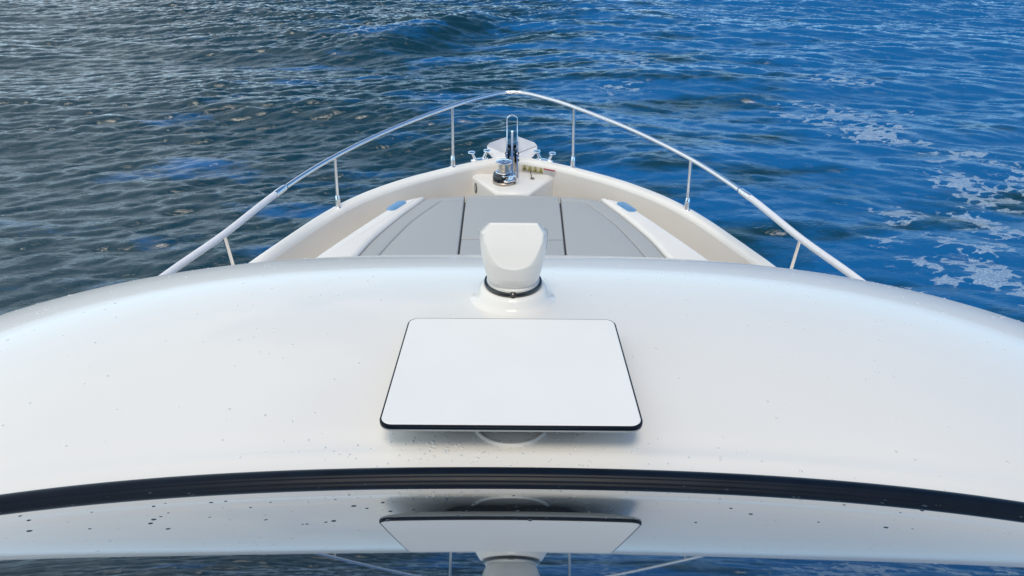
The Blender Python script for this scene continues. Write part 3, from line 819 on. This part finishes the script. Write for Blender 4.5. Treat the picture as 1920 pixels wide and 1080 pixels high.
# one steeper wake crest ahead, running diagonally
c0 = at(560, 110, -H); c1 = at(880, 38, -H)
ux, uy = c1.x - c0.x, c1.y - c0.y; Lc = math.hypot(ux, uy); ux /= Lc; uy /= Lc
s_al = (X - c0.x) * ux + (Y - c0.y) * uy; s_ac = -(X - c0.x) * uy + (Y - c0.y) * ux
s_ac2 = s_ac + .5 * np.sin(s_al * .35)
env = np.exp(-((s_al - Lc * .72) / (Lc * .45)) ** 2)
Z += (.34 * env * np.exp(-(s_ac2 / .9) ** 2 * np.where(s_ac2 > 0, .35, 1.2)) - .18 * env * np.exp(-((s_ac2 + 1.8) / 1.2) ** 2)) * fade
DY -= .18 * env * np.exp(-(s_ac2 / .8) ** 2) * fade
ny, nx = X.shape
co = np.empty((ny * nx, 3), np.float32); co[:, 0] = (X + DX).ravel(); co[:, 1] = (Y + DY).ravel(); co[:, 2] = Z.ravel()
idx = np.arange(ny * nx).reshape(ny, nx)
q = np.stack([idx[:-1, :-1], idx[:-1, 1:], idx[1:, 1:], idx[1:, :-1]], -1).reshape(-1, 4)
# outer skirt to the horizon
BX, BY0, BY1 = 2500.0, -2500.0, 3000.0
skirt_v = [(-45, -14), (45, -14), (45, 75), (-45, 75), (-BX, BY0), (BX, BY0), (BX, BY1), (-BX, BY1)]
nv0 = ny * nx
co = np.concatenate([co, np.array([(a, b_, 0) for a, b_ in skirt_v], np.float32)])
q = np.concatenate([q, np.array([[nv0, nv0 + 4, nv0 + 5, nv0 + 1], [nv0 + 1, nv0 + 5, nv0 + 6, nv0 + 2], [nv0 + 2, nv0 + 6, nv0 + 7, nv0 + 3], [nv0 + 3, nv0 + 7, nv0 + 4, nv0]])])
me = bpy.data.meshes.new('water')
me.vertices.add(len(co)); me.vertices.foreach_set('co', co.ravel())
me.loops.add(q.size); me.loops.foreach_set('vertex_index', q.ravel().astype(np.int32))
me.polygons.add(len(q)); me.polygons.foreach_set('loop_start', (np.arange(len(q)) * 4).astype(np.int32)); me.polygons.foreach_set('loop_total', np.full(len(q), 4, np.int32))
me.update(); me.validate()
me.polygons.foreach_set('use_smooth', np.ones(len(me.polygons), bool))
print('water quads', len(q))
# foam amount, from patches left by the wash
foam = np.zeros(X.shape)
FP = [(1180, 118, 45, 8, .8), (1160, 160, 60, 10, .8), (1560, 150, 90, 14, .75), (1590, 215, 70, 14, 1), (1640, 250, 75, 20, 1.1), (1700, 268, 40, 8, 1), (1480, 215, 45, 9, .9), (1540, 225, 50, 12, .95), (1680, 205, 40, 8, .8), (1800, 290, 70, 10, .9), (1790, 305, 50, 8, .9),
      (1800, 345, 60, 26, 1.1), (1850, 370, 60, 20, 1.0), (1890, 325, 40, 14, .95), (1700, 405, 60, 18, 1.05), (1840, 420, 50, 30, 1.1), (1655, 455, 40, 10, .9), (1780, 460, 40, 20, 1.0), (1860, 470, 70, 14, .9),
      (1740, 500, 50, 16, 1.05), (1770, 522, 45, 12, 1), (1850, 510, 60, 34, 1.15), (1910, 545, 40, 24, 1.1), (1700, 540, 40, 12, .6), (1895, 350, 30, 20, .9),
      (850, 28, 30, 9, 1.0), (800, 45, 40, 7, .7), (690, 60, 50, 12, .75), (720, 20, 80, 10, .75), (900, 12, 70, 8, .6), (1500, 190, 90, 8, .7)]
for px, py, rx, ry, a in FP:
    c = at(px, py, -H); e1 = at(px + rx, py, -H); e2 = at(px, py - ry, -H)
    rx_ = (e1 - c).length; ry_ = abs(e2.y - c.y)
    foam = np.maximum(foam, a * np.exp(-(((X - c.x) / rx_) ** 2 + ((Y - c.y) / ry_) ** 2) * .7))
fa = me.attributes.new('foam', 'FLOAT', 'POINT')
fa.data.foreach_set('value', np.concatenate([foam.ravel(), np.zeros(8)]).astype(np.float32))
wt = bpy.data.materials.new('sea_water'); wt.use_nodes = True
nt2 = wt.node_tree; nodes = nt2.nodes; lk = nt2.links.new
P_ = nodes['Principled BSDF']
def N_(t_, **k):
    n_ = nodes.new(t_)
    for a, b_ in k.items(): setattr(n_, a, b_)
    return n_
P_.inputs['IOR'].default_value = 1.37; P_.inputs['Roughness'].default_value = .02; P_.inputs['Specular IOR Level'].default_value = .7
geo = N_('ShaderNodeNewGeometry')
mp = N_('ShaderNodeMapping'); mp.inputs['Scale'].default_value = (1.0, 2.1, 1.0); lk(geo.outputs['Position'], mp.inputs[0])
n1 = N_('ShaderNodeTexNoise'); n1.inputs['Scale'].default_value = 11; n1.inputs['Detail'].default_value = 5; n1.inputs['Roughness'].default_value = .55; n1.inputs['Distortion'].default_value = .6; lk(mp.outputs[0], n1.inputs[0])
bu = N_('ShaderNodeBump'); bu.inputs['Strength'].default_value = 1.0; bu.inputs['Distance'].default_value = .013; lk(n1.outputs[0], bu.inputs['Height'])
# green-grey body colour with blue sky reflection painted in, patchy, more to starboard
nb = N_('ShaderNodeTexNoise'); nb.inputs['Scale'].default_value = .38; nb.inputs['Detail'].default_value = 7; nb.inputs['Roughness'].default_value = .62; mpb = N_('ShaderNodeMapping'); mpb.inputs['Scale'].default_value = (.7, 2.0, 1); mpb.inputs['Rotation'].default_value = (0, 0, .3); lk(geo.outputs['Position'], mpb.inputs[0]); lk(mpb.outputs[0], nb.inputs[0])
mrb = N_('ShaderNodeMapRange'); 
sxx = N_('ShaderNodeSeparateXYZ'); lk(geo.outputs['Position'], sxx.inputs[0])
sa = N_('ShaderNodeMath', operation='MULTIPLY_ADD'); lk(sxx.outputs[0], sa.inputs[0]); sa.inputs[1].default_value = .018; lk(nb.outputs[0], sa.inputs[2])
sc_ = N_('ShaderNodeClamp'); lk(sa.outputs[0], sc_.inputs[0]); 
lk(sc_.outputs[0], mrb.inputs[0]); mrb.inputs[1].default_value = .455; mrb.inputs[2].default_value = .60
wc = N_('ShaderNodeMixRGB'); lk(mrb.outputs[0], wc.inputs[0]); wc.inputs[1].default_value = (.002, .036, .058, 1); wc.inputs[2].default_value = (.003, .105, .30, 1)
# foam: lacy threshold
at_ = N_('ShaderNodeAttribute', attribute_name='foam')
wv = N_('ShaderNodeMapping'); wv.inputs['Scale'].default_value = (1.0, 1.9, 1.0); lk(geo.outputs['Position'], wv.inputs[0])
nf = N_('ShaderNodeTexNoise'); nf.inputs['Scale'].default_value = 2.4; nf.inputs['Detail'].default_value = 5; nf.inputs['Roughness'].default_value = .55; nf.inputs['Distortion'].default_value = 1.2; lk(wv.outputs[0], nf.inputs[0])
dw = N_('ShaderNodeMixRGB', blend_type='ADD'); dw.inputs[0].default_value = .35; lk(wv.outputs[0], dw.inputs[1]); lk(nf.outputs[1], dw.inputs[2])
hv = N_('ShaderNodeTexVoronoi'); hv.inputs['Scale'].default_value = 4.5; lk(dw.outputs[0], hv.inputs[0])
ha = N_('ShaderNodeMath', operation='MULTIPLY_ADD'); lk(hv.outputs['Distance'], ha.inputs[0]); ha.inputs[1].default_value = .62; lk(nf.outputs[0], ha.inputs[2])
ad = N_('ShaderNodeMath', operation='MULTIPLY_ADD'); lk(at_.outputs['Fac'], ad.inputs[0]); ad.inputs[1].default_value = .42; lk(ha.outputs[0], ad.inputs[2])
fm = N_('ShaderNodeMapRange', interpolation_type='SMOOTHSTEP'); lk(ad.outputs[0], fm.inputs[0]); fm.inputs[1].default_value = 1.14; fm.inputs[2].default_value = 1.22
nff = N_('ShaderNodeTexVoronoi'); nff.inputs['Scale'].default_value = 38; lk(geo.outputs['Position'], nff.inputs[0])
fr_ = N_('ShaderNodeMapRange'); lk(nff.outputs['Distance'], fr_.inputs[0]); fr_.inputs[1].default_value = .1; fr_.inputs[2].default_value = .6; fr_.inputs[3].default_value = .85; fr_.inputs[4].default_value = .35
gt = N_('ShaderNodeMapRange', interpolation_type='SMOOTHSTEP'); lk(at_.outputs['Fac'], gt.inputs[0]); gt.inputs[1].default_value = .22; gt.inputs[2].default_value = .50
fg = N_('ShaderNodeMath', operation='MULTIPLY'); lk(fm.outputs[0], fg.inputs[0]); lk(gt.outputs[0], fg.inputs[1])
fo = N_('ShaderNodeMath', operation='MULTIPLY'); lk(fg.outputs[0], fo.inputs[0]); lk(fr_.outputs[0], fo.inputs[1])
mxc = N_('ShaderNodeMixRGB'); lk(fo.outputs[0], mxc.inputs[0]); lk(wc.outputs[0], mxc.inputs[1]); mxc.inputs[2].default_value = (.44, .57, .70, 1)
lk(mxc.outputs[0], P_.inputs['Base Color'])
rm = N_('ShaderNodeMapRange'); lk(fg.outputs[0], rm.inputs[0]); rm.inputs[3].default_value = .045; rm.inputs[4].default_value = .6
lk(rm.outputs[0], P_.inputs['Roughness']); lk(bu.outputs[0], P_.inputs['Normal'])
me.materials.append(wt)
wo = bpy.data.objects.new('water', me); COL.objects.link(wo); tag(wo, 'dark choppy sea, bluer and foam-flecked to the right of the bow', 'sea', None, 'structure')
